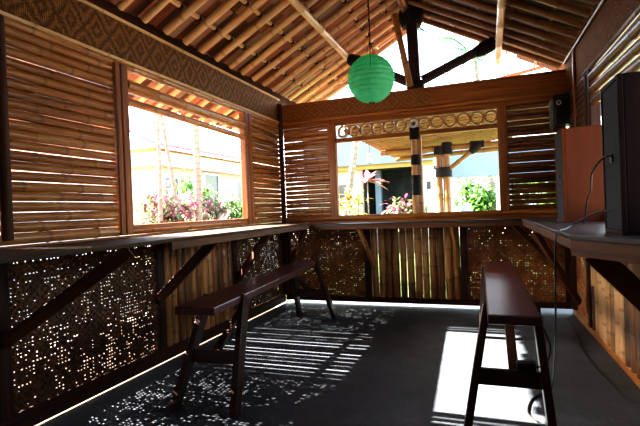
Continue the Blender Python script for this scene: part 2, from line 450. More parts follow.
MB().tube((.012, YF, 2.365), (.012, -.0, 2.365), .013, None, 8, .5).build('frieze_edge', M['rafter'], WL)
MB().tube((.012, YF, 2.665), (.012, -.0, 2.665), .014, None, 8, .5).build('frieze_edge', M['rafter'], WL)

dr = MB().box(1.2, 2.0, YF-.05, YF-.01, 0, 2.2).build('door_1', M['frame_dk'], smooth=False); dr['kind'] = 'structure'
W1 = struct('window_1')
for y, w in ((-2.805, .05), (-2.738, .07), (-.93, .08), (-.845, .07)):
    MB().box(-.045, .03, y-w/2, y+w/2, 1.075, 2.335).build('window_frame', M['frame'], W1, bevel=.008)
MB().tube((-.01, -2.70, 2.195), (-.01, -.955, 2.175), .05, .046, 14, .42, .06, .004).build('head_pole', M['slat'], W1)
MB().tube((.0, -2.70, 2.072), (.0, -.955, 2.045), .03, .028, 12, .4, .07, .003).build('head_pole', M['slat'], W1)
MB().box(-.04, .02, -2.70, -.97, 1.11, 1.145).build('window_sill', M['frame'], W1, bevel=.005)

# ------------------------------------------------------------------ back wall
WB = struct('wall_back')
MB().box(.0, W0, .0, .06, .045, .115).build('bottom_rail', M['frame_dk'], WB, bevel=.006)
for x in (.045, 1.125, 2.25, 3.31):
    MB().box(x-.04, x+.04, -.015, .05, .115, 1.06).build('post', M['frame_dk'], WB, bevel=.005)
woven((.085, .012, .115), (1, 0, 0), (0, 0, 1), 1.0, .92, .026, .0045, .22, 21).build('woven_panel', M['weave_warm'], WB, smooth=False)
woven((2.29, .012, .115), (1, 0, 0), (0, 0, 1), .98, .92, .028, .0045, .2, 22).build('woven_panel', M['weave_warm'], WB, smooth=False)
stakes('x', 1.165, 2.21, .02, .115, 1.03, .087, .04, .004, 23, .6).build('pole_panel', M['pole'], WB)
MB().tube((.02, .0, 1.09), (W0-.02, .0, 1.09), .034, None, 12, .45, .06).build('sill_pole', M['frame'], WB)
MB().box(.0, W0, -.02, .04, 1.0, 1.058).build('sill_rail', M['frame'], WB, bevel=.006)
for x0, x1, sd, mt in ((.06, .67, 24, 'slat'), (2.745, 3.33, 25, 'slat_dk')):
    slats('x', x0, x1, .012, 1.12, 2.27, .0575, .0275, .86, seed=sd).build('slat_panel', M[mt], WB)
MB().box(.0, W0, -.012, .05, 2.27, 2.322).build('head_rail', M['frame'], WB, bevel=.006)
MB().tube((.0, -.012, 2.345), (W0, -.012, 2.345), .024, None, 10, .5).build('head_pole', M['frame'], WB)
MB().box(.0, W0, .001, .05, 2.32, 2.56).build('wall_plate', M['frame'], WB)
quad((.0, -.006, 2.37), (1, 0, 0), (0, 0, 1), 1.95, .19).build('woven_frieze', M['band_warm'], WB, smooth=False)
quad((1.95, -.006, 2.37), (1, 0, 0), (0, 0, 1), W0-1.95, .19).build('fascia_board', M['frame'], WB, smooth=False)
MB().box(.0, W0, -.02, .07, 2.558, 2.585).build('top_rail', M['frame'], WB, bevel=.005)
MB().tube((.03, -.03, .12), (.03, -.03, 2.6), .032, None, 12, .35).build('corner_post', M['frame_dk'], WB)

W2 = struct('window_2')
for x in (.72, 2.705):
    MB().box(x-.05, x+.05, -.03, .05, 1.09, 2.285).build('window_frame', M['frame'], W2, bevel=.01)
MB().box(.77, 2.655, -.02, .04, 2.035, 2.086).build('ring_rail', M['frame'], W2, bevel=.006)
MB().box(.77, 2.655, -.02, .04, 2.248, 2.278).build('ring_rail', M['frame'], W2, bevel=.006)
MB().box(.77, 2.655, -.02, .05, 1.095, 1.125).build('window_sill', M['frame'], W2, bevel=.005)
rad = .0765
def ring_bm(cx, cy, cz, ro, ri, dep, ax):
    return MB().lathe((cx, cy, cz), [(ri, -dep), (ro, -dep), (ro, dep), (ri, dep), (ri, -dep)], 24, ax)
xs = [.865+.146*i for i in range(6)] + [1.862+.146*i for i in range(6)]
for i, x in enumerate(xs):
    ro = rad*rnd.uniform(.95, 1.02)
    ring_bm(x, .01, 2.167, ro, ro-.02, .024, (rnd.uniform(-.05, .05)+(.25 if i < 6 else -.08), 1, 0)).build('bamboo_ring', M['ring'], W2)

# lashed bamboo mullion in the middle of window_2
mp = thing('mullion_post', 'bamboo post with black lashings standing in the middle of the back window', 'post', (1.745, .01, 1.10))
MB().tube((-.02, 0, 0), (-.01, 0, 1.14), .036, .034, 14, .28, .07).build('bamboo_culm', M['pole'], mp)
MB().tube((.045, .02, 0), (.05, .02, .93), .028, .026, 12, .28, .07).build('bamboo_culm', M['pole'], mp)
for z0, z1, r in ((.235, .47, .052), (.59, .71, .054), (.89, 1.03, .06)):
    MB().lathe((0, 0, z0), [(.01, 0), (r, 0), (r*1.04, (z1-z0)/3), (r*.98, (z1-z0)*.7), (r, z1-z0), (.01, z1-z0)], 16).build('lashing', M['lash'], mp)
ring_bm(0, -.045, 1.07, .05, .026, .02, (0, 1, 0)).build('end_ring', M['white_pl'], mp)

# ------------------------------------------------------------------ right wall (local x=0 is its face, y runs along it)
WR = struct('wall_right', (W0, 0, 0), TH)
YR = -6.05
MB().box(-.02, .05, YR, 0, 0, .06).build('bottom_rail', M['pole'], WR, bevel=.006)
for y in (-.06, -.78, -2.6, -4.3):
    MB().box(-.03, .05, y-.04, y+.04, .06, 1.06).build('post', M['frame_dk'], WR, bevel=.005)
woven((.015, -.74, .06), (0, 1, 0), (0, 0, 1), .66, .96, .028, .005, .2, 31).build('woven_panel', M['weave_warm'], WR, smooth=False)
stakes('y', -6.0, -.83, .02, .06, 1.03, .115, .045, .022, 32, .05).build('pole_panel', M['pole_grey'], WR)
MB().box(.065, .075, YR, -.8, .04, 1.06).build('light_stop_board', M['frame_dk'], WR)  # added sheet that stops daylight so the pole gaps look dark
MB().tube((-.01, YR, 1.09), (-.01, 0, 1.09), .034, None, 12, .45, .06).build('sill_pole', M['frame'], WR)
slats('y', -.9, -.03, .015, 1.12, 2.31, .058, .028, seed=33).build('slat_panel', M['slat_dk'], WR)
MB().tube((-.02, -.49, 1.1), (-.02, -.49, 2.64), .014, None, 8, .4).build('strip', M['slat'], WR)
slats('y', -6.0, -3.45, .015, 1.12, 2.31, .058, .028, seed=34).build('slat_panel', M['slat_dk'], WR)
quad((-.004, 0, 2.30), (0, -1, 0), (0, 0, 1), 6.05, .345).build('woven_band', M['band_plain'], WR, smooth=False)
MB().box(-.0, .05, YR, 0, 2.29, 2.65).build('wall_plate', M['frame_dk'], WR)
MB().tube((-.015, YR, 2.65), (-.015, 0, 2.65), .016, None, 8, .5).build('band_edge', M['slat_dk'], WR)
MB().tube((-.015, YR, 2.29), (-.015, -.9, 2.29), .02, None, 8, .5).build('band_edge', M['slat_dk'], WR)
W3 = struct('window_3', (W0, 0, 0), TH)
for y, w in ((-.93, .06), (-1.06, .07), (-3.4, .08)):
    MB().box(-.03, .05, y-w/2, y+w/2, 1.09, 2.31).build('window_frame', M['frame_dk'], W3, bevel=.008)
for z0, z1, r in ((2.215, 2.17, .04), (2.11, 2.06, .034), (2.01, 1.96, .03)):
    MB().tube((.0, -1.1, z0), (.0, -3.36, z1), r, r, 12, .45, .06, .006).build('head_pole', M['slat_dk'], W3)

# ------------------------------------------------------------------ rear wall behind the camera with a doorway
WF = struct('wall_front')
MB().box(-.05, 1.2, YF-.06, YF, 0, 2.66).build('plank_panel', M['weave'], WF, smooth=False)
MB().box(2.0, 3.55, YF-.06, YF, 0, 2.66).build('plank_panel', M['weave'], WF, smooth=False)
MB().add([(0, YF-.03, 2.2), (3.45, YF-.03, 2.2), (3.45, YF-.03, 2.62), (1.7, YF-.03, 3.5), (0, YF-.03, 2.62)], [(0, 1, 2, 3, 4)], [[(0, 0), (3, 0), (3, 1), (1, 2), (0, 1)]]).build('gable_panel', M['weave'], WF, smooth=False)

# ------------------------------------------------------------------ ceiling: rafters, battens, shingles
CE = struct('ceiling')
RL = -.70            # eave edge, left side
def rake_l(x): return .65 + .7*max(0, min(1, (1.7-x)/1.7))
def rake_r(x): return .40 + .5*max(0, min(1, (x-1.7)/1.7))
y = .82
k = 0
ys_l = [-.343-.2485*i for i in range(-5, 23)]
for y in ys_l:
    x1 = 1.66
    if y > .62: x1 = 1.7*(1-(y-.65)/.7) - .02
    if x1 < .4: continue
    yy = y + rnd.uniform(-.012, .012)
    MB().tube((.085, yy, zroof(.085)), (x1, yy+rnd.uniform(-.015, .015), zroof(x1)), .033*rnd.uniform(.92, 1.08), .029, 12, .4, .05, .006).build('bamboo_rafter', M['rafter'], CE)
for i in range(-2, 24):
    y = -.22-.2485*i; yy = y + rnd.uniform(-.012, .012)
    MB().tube((3.34, yy, zroof(3.34)), (1.74, yy+rnd.uniform(-.015, .015), zroof(1.74)), .035*rnd.uniform(.92, 1.08), .031, 12, .4, .05, .006).build('bamboo_rafter', M['rafter_shade'], CE)
# battens above the rafters, with ties
s_ = .53/math.hypot(1, .53); c_ = 1/math.hypot(1, .53)
def up_l(x, d): return (x - d*s_, zroof(x) + d*c_)
def up_r(x, d): return (x + d*s_, zroof(x) + d*c_)
for x in (.30, .62, .92, 1.22, 1.5):
    px, pz = up_l(x, .05)
    MB().tube((px, YF, pz), (px, rake_l(x)-.04, pz), .022, None, 8, .35).build('roof_batten', M['rafter'], CE)
    tb = MB()
    for y in ys_l:
        if y > .6: continue
        for s in (-1, 1):
            tx, tz = up_l(x, .04); tb.lathe((tx, y+s*.048, tz), [(.005, -.012), (.024, -.012), (.024, .012), (.005, .012)], 8, (0, 1, 0))
    tb.build('lashing', M['lash'], CE)
for x in (3.1, 2.78, 2.48, 2.18, 1.9):
    px, pz = up_r(x, .05)
    MB().tube((px, YF, pz), (px, rake_r(x)-.04, pz), .017, None, 8, .35).build('roof_batten', M['rafter_shade'], CE)
# shingles: planks laid up the slope in overlapping courses
def shingles(side, name, mat, y0, yr, x_start, courses, seed):
    R = random.Random(seed); mb = MB()
    for ci in range(len(courses)-1):
        a, b = courses[ci], courses[ci+1]
        y = y0
        while True:
            w = R.uniform(.07, .11)
            y += w
            lim = yr((a+b)/2)
            if y > lim: break
            d0 = .072 + .012*(ci % 2) + R.uniform(0, .004)
            if side == 'l':
                p = up_l(a+R.uniform(-.015, .015), d0); q = up_l(b+.09, d0+.004)
                P, Q = (p[0], y-w/2, p[1]), (q[0], y-w/2, q[1])
                upv = (-s_, 0, c_)
            else:
                p = up_r(a+R.uniform(-.015, .015), d0); q = up_r(b-.09, d0+.004)
                P, Q = (p[0], y-w/2, p[1]), (q[0], y-w/2, q[1])
                upv = (s_, 0, c_)
            mb.bar(P, Q, w+.012, .012, upv)
    return mb.build(name, mat, CE, smooth=False)
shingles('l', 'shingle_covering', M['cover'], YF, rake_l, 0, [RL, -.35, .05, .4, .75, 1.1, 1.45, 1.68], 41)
shingles('r', 'shingle_covering', M['cover_shade'], YF, rake_r, 0, [4.05, 3.7, 3.33, 2.98, 2.63, 2.28, 1.93, 1.72], 42)
# tiled skin on top keeps daylight out
for side, mt in (('l', 'cover'), ('r', 'cover_shade')):
    mb = MB()
    if side == 'l':
        a = up_l(RL+.02, .12); b = up_l(1.72, .12); ra, rb = rake_l(0)-.02, rake_l(1.7)-.02
    else:
        a = up_r(4.03, .12); b = up_r(1.68, .12); ra, rb = rake_r(3.4)-.02, rake_r(1.7)-.02
    V = [(a[0], YF, a[1]), (b[0], YF, b[1]), (b[0], rb, b[1]), (a[0], ra, a[1])]
    V2 = [(x, y, z+.05) for x, y, z in V]
    mb.add(V+V2, [(0, 1, 2, 3), (7, 6, 5, 4), (0, 4, 5, 1), (1, 5, 6, 2), (2, 6, 7, 3), (3, 7, 4, 0)], [[(0, 0), (1, 0), (1, 1), (0, 1)]]*6)
    mb.build('roof_skin', M[mt], CE, smooth=False)
MB().tube((1.70, YF, 3.50), (1.70, .5, 3.50), .05, None, 12, .5).build('ridge_pole', M['rafter_shade'], CE)

# outer ends of the left eave rafters
for i in range(-2, 26):
    y = .9-.2485*i
    if y < YF: continue
    if y > 1.1: continue
    MB().tube((-.06, y, zroof(-.06)), (RL+.06, y, zroof(RL+.06)), .03, .026, 10, .3).build('eave_rafter', M['rafter'], CE)
px, pz = up_l(RL+.10, -.055)

# purlins
pu = tag(MB().tube((.95, YF, 3.075), (.95, .10, 3.085), .036, None, 12, .45).build('roof_purlin', M['rafter']), 'pale bamboo purlin running under the left roof slope past the green lantern', 'roof beam', 'roof purlins')
pu = tag(MB().tube((2.655, YF, 2.985), (2.70, .42, 2.89), .034, None, 12, .45).build('roof_purlin', M['rafter']), 'bamboo purlin under the right roof slope, its end sticking out past the gable', 'roof beam', 'roof purlins')

# king post with its braces
kp = thing('king_post', 'thick blackened king post standing on the back tie beam under the ridge', 'post', (1.775, .02, 2.585))
MB().bar((0, 0, 0), (-.02, 0, .90), .125, .12, (0, 1, 0)).build('shaft', M['post_dk'], kp, bevel=.02)
MB().lathe((-.02, 0, .74), [(.02, 0), (.11, 0), (.14, .06), (.15, .14), (.13, .22), (.02, .22)], 14).build('lashing', M['lash'], kp)
MB().lathe((0, 0, .0), [(.02, 0), (.10, 0), (.105, .03), (.09, .09), (.02, .09)], 14).build('lashing', M['lash'], kp)
for (x1, z1, lab) in ((1.00, 3.055, 'dark brace rising from the king post foot to the left purlin behind the lantern'),
                      (2.64, 2.985, 'dark brace rising from the king post foot to the right purlin')):
    b = thing('roof_brace', lab, 'brace', (1.775, .03, 2.64), 0, 'braces of the roof truss')
    dx, dz = x1-1.775, z1-2.64
    sgn = 1 if dx > 0 else -1
    MB().tube((.08*sgn, 0, .04), (dx, 0, dz), .056, .05, 12, .4).build('shaft', M['post_dk'], b)
    n = Vector((dx, 0, dz)).normalized()
    MB().lathe((dx-n.x*.2, 0, dz-n.z*.2), [(.02, 0), (.062, 0), (.08, .1), (.076, .18), (.06, .23), (.02, .23)], 12, n).build('lashing', M['lash'], b)
tag(MB().tube((1.735, -.135, 2.59), (1.585, -.135, 3.44), .038, .034, 12, .35).build('leaning_pole', M['ring']), 'thin brown pole leaning beside the black king post', 'pole')

# ------------------------------------------------------------------ counters
def counter(name, label, pts, front, braces, deep=(), top='counter', edge='counter_front', CT=1.035, CB=.965):
    t = thing(name, label, 'counter', (0, 0, 0), 0, 'wall counters')
    MB().prism(pts, CT-.022, CT).build('counter_top', M[top], t, smooth=False, bevel=.003)
    mb = MB()
    for a, b in front:
        mb.bar((a[0], a[1], (CB+CT-.022)/2), (b[0], b[1], (CB+CT-.022)/2), .03, CT-.024-CB)
    for a, b in deep:
        mb.bar((a[0], a[1], (.935+CT-.022)/2), (b[0], b[1], (.935+CT-.022)/2), .035, CT-.024-.935)
    mb.build('edge_board', M[edge], t, smooth=False, bevel=.003)
    for p, q, w, mt in braces:
        d = Vector(q)-Vector(p)
        side = Vector((0, 0, 1)).cross(Vector((d.x, d.y, 0))).normalized()
        MB().bar(p, q, .035, w, Vector((0, 0, 1))).build('brace', M[mt], t, bevel=.004)
    return t
def xl(y): return .53 - .033*y
cl = counter('bar_counter', 'long narrow wooden counter under the left window, bright with sun', [(.03, YF), (xl(YF), YF), (xl(-.42), -.42), (.03, -.02)],
    [((xl(-3.04)-.015, -3.04), (xl(-.43)-.015, -.43))],
    [((xl(y)-.035, y, 1.015), (.03, y-dy, z), .075, 'brace') for y, dy, z in ((-3.37, .33, .55), (-2.46, -.0, .545), (-1.5, -.25, .52), (-4.6, .1, .55))], CT=1.058, CB=.985)
cb = counter('bar_counter', 'wooden counter along the back wall below the ring frieze window', [(.03, -.02), (xl(-.42), -.42), (2.84, -.42), (3.33, -.02)],
    [((xl(-.42)-.01, -.41), (2.85, -.41))],
    [((1.125, -.385, .985), (1.2, -.02, .50), .055, 'pale_wood'), ((2.15, -.385, .985), (2.19, -.02, .50), .055, 'pale_wood'), ((.47, -.385, .985), (.09, -.03, .56), .05, 'brace'), ((2.75, -.38, .985), (3.2, -.03, .5), .05, 'brace')], top='counter_dk')
cr = counter('bar_counter', 'wooden counter under the right window carrying the two loudspeakers', [(2.84, -.42), (2.87, -2.95), (3.08, -3.32), (3.40, -3.9), (3.34, -.02)],
    [((2.86, -.43), (2.885, -2.955))],
    [((2.955, -3.0, .955), (3.36, -3.06, .50), .1, 'brace'), ((2.89, -1.1, .94), (3.31, -.5, .22), .06, 'brace')],
    [((2.885, -2.95), (3.095, -3.32)), ((3.095, -3.32), (3.385, -3.84))], top='counter_dk', edge='brace')

# ------------------------------------------------------------------ benches
def bench(name, label, cx, cy, rz, hw, sz, half, feet_near, feet_far, t_near, t_far, bar_z, skew=0):
    """half: seat half length; feet: (half spread, local y); t: local y where the legs meet the seat"""
    t = thing(name, label, 'bench', (cx, cy, 0), rz, 'narrow wooden benches')
    MB().prism([(-hw, -half), (hw, -half), (hw, half), (-hw, half)], sz-.048, sz).build('seat', M['bench'], t, smooth=False, bevel=.007)
    for (fs, fy), ty, sgn in ((feet_near, t_near, 1), (feet_far, t_far, -1)):
        for s in (-1, 1):
            MB().bar((s*fs+skew, fy, 0), (s*hw, ty, sz-.012), .04, .085, (0, 1, 0)).build('leg', M['bench_leg'], t, bevel=.004)
        k = bar_z/sz; yb = fy+(ty-fy)*k; xb = fs+(hw-fs)*k+.012
        MB().bar((-xb+skew*.5, yb, bar_z), (xb+skew*.5, yb, bar_z), .03, .085).build('crossbar', M['bench_leg'], t, bevel=.003)
        MB().bar((0, yb, bar_z+.01), (0, ty+.45*sgn, sz-.04), .05, .03, (0, 0, 1)).build('brace', M['bench_leg'], t, bevel=.003)
    return t
bench('long_bench', 'long narrow wooden bench below the left window, speckled with sunlight on its legs', .768, -2.0, .085, .132, .66, 1.17,
      (.205, -1.11), (.205, 1.41), -.76, 1.0, .30)
b2 = bench('long_bench', 'narrow wooden bench with glossy purple brown seat standing beside the bright sun patch', 2.595, -1.95, .01, .122, .66, 1.1,
      (.205, -1.0), (.125, .86), -.80, .84, .29, -.04)

# ------------------------------------------------------------------ paper lantern
LC = Vector((1.687, -1.9, 2.216)); LR = .187
pl = thing('paper_lantern', 'round green ribbed paper lantern hanging from the ridge', 'lantern', LC)
prof = []
NR = 14
for i in range(NR*4+1):
    a = -PI/2*.93 + PI*.93*i/(NR*4)
    r = LR*(1 - .05*abs(math.cos(PI*i/4))**3)
    prof.append((r*math.cos(a), LR*math.sin(a)))
shade = MB().lathe((0, 0, 0), prof, 40).build('shade', M['paper'], pl)
for h in (-1, 1):
    MB().lathe((0, 0, h*LR*.985), [(.018, -.003), (.026, -.003), (.026, .003), (.018, .003), (.018, -.003)], 20).build('wire_ring', M['lash'], shade)
sm = MB(); dcam = Vector((.23, -1, 0)).normalized()
sm.path([(dcam.x*(LR+.0015)*math.cos(a), dcam.y*(LR+.0015)*math.cos(a), (LR+.0015)*math.sin(a)) for a in [(.25+1.15*i/10)*1 for i in range(11)]], .0022, 5)
sm.build('seam_wire', M['lash'], shade)
cd = MB().path([(0, 0, LR), (.004, 0, LR+.25), (-.003, .004, LR+.6), (.0, 0, LR+1.02)], .0045, 6)
for i in range(9):
    cd.lathe((0, 0, LR+.08+.095*i+rnd.uniform(-.02, .02)), [(.002, -.014), (.009, -.006), (.009, .006), (.002, .014)], 8)
for s in (-1, 1):
    cd.path([(s*.025, 0, LR*.985), (s*.02, 0, LR+.05), (0, 0, LR+.11)], .003, 5)
cd.build('hanging_cord', M['lash'], pl)

# ------------------------------------------------------------------ loudspeakers
def speaker(label, x0, x1, y0, y1, z0, h, cab):
    t = thing('loudspeaker', label, 'loudspeaker', ((x0+x1)/2, (y0+y1)/2, z0), 0, 'loudspeakers on the counter')
    w, d = (x1-x0)/2, (y1-y0)/2
    MB().box(-w+.02, w, -d, d, 0, h).build('cabinet', cab, t, smooth=False, bevel=.006)
    g = MB().box(-w+.004, -w+.02, -d+.02, d-.02, .02, h-.02).build('grille', M['cloth'], t, smooth=False, bevel=.004)
    fr = MB()
    for a in ((-w, -w+.022, -d, -d+.02, 0, h), (-w, -w+.022, d-.02, d, 0, h), (-w, -w+.022, -d+.02, d-.02, 0, .02), (-w, -w+.022, -d+.02, d-.02, h-.02, h)):
        fr.box(*a)
    fr.build('front_frame', cab, t, smooth=False, bevel=.003)
    MB().box(-w-.004, -w+.004, -.03, .0, h*.47, h*.52).build('badge', M['black'], g, smooth=False)
    return t
s1 = speaker('orange brown wooden loudspeaker standing on the counter near the back corner', 3.06, 3.345, -1.5, -1.13, CT, .72, M['cab_orange'])
s2 = speaker('tall loudspeaker with painted-in shade at the near end of the right counter', 3.062, 3.38, -3.04, -2.73, CT, .72, M['cab_shade'])

cs = thing('wall_speaker', 'small black speaker box fixed high in the back corner above the counter', 'speaker', (3.275, -.11, 1.955))
MB().box(-.075, .075, -.085, .085, .03, .34).build('box', M['black'], cs, bevel=.012)
MB().box(-.105, -.078, -.06, .09, -.0, .30).build('bracket', M['grey'], cs, bevel=.004)
MB().lathe((-.035, -.088, .25), [(.014, 0), (.024, 0), (.024, .008), (.014, .008), (.014, 0)], 20, (0, -1, 0)).build('tweeter_ring', M['white_pl'], cs)
MB().lathe((.0, -.086, .12), [(.002, 0), (.05, 0), (.05, .006), (.03, .004), (.002, .003)], 24, (0, -1, 0)).build('cone', M['lash'], cs)

tag(MB().path([(3.058, -2.93, 1.40), (3.03, -2.88, 1.395), (3.02, -2.7, 1.34), (3.06, -2.45, 1.26), (3.09, -2.2, 1.21), (3.11, -2.0, 1.10), (3.12, -1.9, CT+.006)], .0048).build('speaker_cable', M['cable']),
    'thin black cable drooping from the grille of the near shaded loudspeaker', 'cable')
tag(MB().path([(3.056, -2.9, 1.145), (3.02, -2.75, 1.13), (2.97, -2.5, 1.07), (2.90, -2.6, CT+.008), (2.855, -2.72, CT+.004), (2.832, -2.74, .97), (2.83, -2.7, .7), (2.835, -2.55, .35), (2.84, -2.3, .04), (2.82, -2.25, .006), (2.72, -2.4, .006), (2.68, -2.6, .006), (2.72, -2.7, .006)], .0048).build('speaker_cable', M['cable']),
    'black cable hanging over the right counter edge down to the floor', 'cable')
tag(MB().path([(3.25, -.25, .006), (3.234, -.55, .006), (3.187, -1.192, .006), (3.185, -1.5, .006), (3.195, -1.75, .006), (3.225, -2.013, .006), (3.237, -2.234, .006), (3.30, -2.45, .006), (3.28, -2.8, .006)], .006).build('floor_cable', M['cable']),
    'dark cord lying along the floor beside the right wall', 'cable')
ad = thing('power_adapter', 'small black power adapter resting on the crossbar of the purple brown bench', 'adapter', (2.66, -2.87, .328))
MB().box(-.045, .045, -.03, .03, 0, .055).build('casing', M['black'], ad, bevel=.006)
MB().path([(.04, 0, .03), (.09, .0, .05), (.12, .04, .12), (.10, .1, .2), (.06, .2, .25), (.02, .3, .26)], .004).build('lead', M['cable'], ad)
tag(MB().path([(2.76, -2.78, .22), (2.755, -2.8, .12), (2.77, -2.84, .02), (2.82, -2.86, .006), (2.92, -2.82, .006), (2.98, -2.7, .006)], .004).build('floor_lead', M['white_pl']),
    'thin pale lead curling from the bench crossbar down onto the floor', 'cable')

# ------------------------------------------------------------------ outside, behind the back window
pv = thing('bamboo_pavilion', 'bamboo pavilion with lashed posts and a slatted roof beyond the back window', 'pavilion', (1.87, 2.5, -.09))
def PV(x, y, z): return (x-1.87, y-2.5, z+.09)
K = .11
def zp(x): return 2.2+K*(x-.75)
for i in range(20):
    y = .35+.19*i
    MB().tube(PV(.78, y, zp(.78)+.03), PV(4.4, y+rnd.uniform(-.02, .02), zp(4.4)+.03), .03, .026, 10, .35).build('roof_rod', M['pav'], pv)
mb = MB(); V = [PV(.8, .3, zp(.8)+.075), PV(4.4, .3, zp(4.4)+.075), PV(4.4, 4.1, zp(4.4)+.075), PV(.8, 4.1, zp(.8)+.075)]
mb.add(V+[(x, y, z+.03) for x, y, z in V], [(0, 3, 2, 1), (4, 5, 6, 7), (0, 1, 5, 4), (1, 2, 6, 5), (2, 3, 7, 6), (3, 0, 4, 7)], [[(0, 0), (1, 0), (1, 1), (0, 1)]]*6)
mb.build('roof_mat', M['pav'], pv, smooth=False)
MB().tube(PV(.8, 2.5, 2.17), PV(4.4, 2.5, 2.17), .05, None, 12, .4).build('roof_beam', M['pav'], pv)
MB().tube(PV(.8, 3.95, 2.19), PV(4.4, 3.95, 2.3), .045, None, 12, .4).build('roof_beam', M['pav'], pv)
for x, r in ((1.79, .055), (1.91, .065)):
    MB().tube(PV(x, 2.5, -.09), PV(x, 2.5, 2.2), r, r*.95, 14, .35, .06).build('post', M['pav'], pv)
MB().tube(PV(4.2, 2.5, -.09), PV(4.2, 2.5, 2.3), .06, None, 12, .35).build('post', M['pav'], pv)
MB().tube(PV(1.95, 2.46, 1.80), PV(2.42, 2.46, 2.15), .035, .035, 12, .3).build('brace', M['pav'], pv)
for x, y, z0, z1, r in ((1.86, 2.5, 1.68, 1.84, .135), (1.80, 2.5, 2.06, 2.2, .09), (1.93, 2.5, 2.06, 2.26, .085)):
    MB().lathe(PV(x, y, z0), [(.02, 0), (r, 0), (r*1.05, (z1-z0)/2), (r, z1-z0), (.02, z1-z0)], 14).build('lashing', M['lash'], pv)
n = Vector((.47, 0, .35)).normalized()
MB().lathe(PV(2.30, 2.46, 2.06), [(.02, 0), (.05, 0), (.065, .1), (.06, .18), (.02, .2)], 12, n).build('lashing', M['lash'], pv)
MB().box(2.30-1.87, 2.52-1.87, -.05, .05, 2.13+.09, 2.24+.09).build('lashing', M['lash'], pv)

rt = MB()
V = [(2.40, 1.3, 2.86), (4.6, 1.3, 3.2), (4.6, 1.9, 3.36), (2.40, 1.9, 2.99)]
for k in range(4):
    f0, f1 = k/4, (k+1)/4+.03
    A = Vector(V[0]).lerp(V[3], f0); B = Vector(V[1]).lerp(V[2], f0); Cc = Vector(V[1]).lerp(V[2], f1); D = Vector(V[0]).lerp(V[3], f1)
    h = Vector((0, 0, .02-.0*k))
    rt.add([A, B, Cc-h, D-h, A+h, B+h, Cc, D], [(0, 3, 2, 1), (4, 5, 6, 7), (0, 1, 5, 4), (1, 2, 6, 5), (2, 3, 7, 6), (3, 0, 4, 7)], [[(0, 0), (2, 0), (2, .2), (0, .2)]]*6)
rt = rt.build('porch_roof', M['clay'], smooth=False); tag(rt, 'sloping red clay tiled roof showing above the tie beam at the gable corner', 'roof', None, 'thing')
hb = thing('white_house', 'white house with a dark open front and yellow beam beyond the back window', 'house', (0, 7, -.09))
def HB(x0, x1, y0, y1, z0, z1, name, mt): return MB().box(x0, x1, y0-7, y1-7, z0+.09, z1+.09).build(name, M[mt], hb, smooth=False)
HB(-2.4, -.75, 7.0, 7.2, -.09, 2.34, 'wall', 'cream_wall')
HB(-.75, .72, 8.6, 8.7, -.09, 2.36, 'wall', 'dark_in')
HB(.98, 1.22, 6.9, 7.2, -.09, 2.42, 'pillar', 'white_wall')
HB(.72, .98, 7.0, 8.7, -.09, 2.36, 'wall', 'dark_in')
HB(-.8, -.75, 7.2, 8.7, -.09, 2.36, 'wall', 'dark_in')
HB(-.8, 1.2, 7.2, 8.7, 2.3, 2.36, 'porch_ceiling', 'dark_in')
HB(-2.4, 1.25, 6.85, 7.0, 2.29, 2.41, 'beam', 'yellow_beam')
HB(-2.4, 1.25, 6.75, 7.2, 2.41, 3.3, 'fascia', 'soffit')
HB(1.25, 4.6, 8.3, 8.6, 2.0, 2.9, 'fascia', 'soffit')
HB(-1.42, -1.1, 6.97, 7.02, 1.25, 1.9, 'window', 'glass_dk')
HB(1.06, 1.17, 6.87, 6.9, 1.65, 1.86, 'picture', 'glass_dk')
for x in (2.86, 3.18):
    MB().tube((x, 1.4, 0), (x, 1.4, 2.1), .05, None, 12, 0).build('column', M['white_wall'], hb)
bn = MB().lathe((2.02, 8.0, -.09), [(.02, 0), (.17, 0), (.2, .5), (.19, 1.05), (.12, 1.22), (.1, 1.3), (.02, 1.32)], 18).build('water_barrel', M['blue_bin'])
tag(bn, 'pale blue barrel standing in the garden by the white columns', 'barrel')
HB(-.5, -.33, 7.6, 7.8, -.09, 2.3, 'column', 'soffit')
hp = thing('hanging_lamp', 'small dark lamp hanging under the pavilion eave outside the back window', 'lamp', (-.06, 5.2, 2.28))
MB().lathe((0, 0, 0), [(.02, 0), (.09, .0), (.09, .02), (.06, .16), (.085, .17), (.02, .24)], 10).build('lamp_body', M['grey'], hp)
MB().path([(0, 0, .24), (0, 0, .9)], .008).build('lamp_cord', M['lash'], hp)

def leaves(mb, c, n, L, w, R, el=(.1, 1.3), droop=.5, spread=0.0, segs=4):
    c = Vector(c)
    for i in range(n):
        az = R.uniform(0, 2*PI); e = R.uniform(*el); l = L*R.uniform(.7, 1.1); ww = w*R.uniform(.8, 1.2)
        d = Vector((math.cos(az)*math.cos(e), math.sin(az)*math.cos(e), math.sin(e)))
        side = d.cross(Vector((0, 0, 1))).normalized()
        b = c + Vector((R.gauss(0, spread), R.gauss(0, spread), R.gauss(0, spread)))
        V = []
        for k in range(segs+1):
            t = k/segs
            p = b + d*(l*t) - Vector((0, 0, droop*l*t*t))
            q = ww*math.sin(PI*min(1, .12+t*.88))*.5
            V += [p-side*q, p+side*q+Vector((0, 0, .003))]
        F = [(2*k, 2*k+1, 2*k+3, 2*k+2) for k in range(segs)]
        mb.add(V, F, [[(0, 0)]*4]*segs)
    return mb
def plant(name, label, cat, base, stems, mat, n, L, w, seed, group=None, **kw):
    R = random.Random(seed); t = thing(name, label, cat, base, 0, group)
    st = MB(); lf = MB()
    for sx, sy, sz in stems:
        st.tube((sx*.3, sy*.3, 0), (sx, sy, sz), .016, .01, 7, .12)
        leaves(lf, (sx, sy, sz), n, L, w, R, **kw)
    st.build('stem', M['trunk'], t); lf.build('foliage', mat, t)
    return t
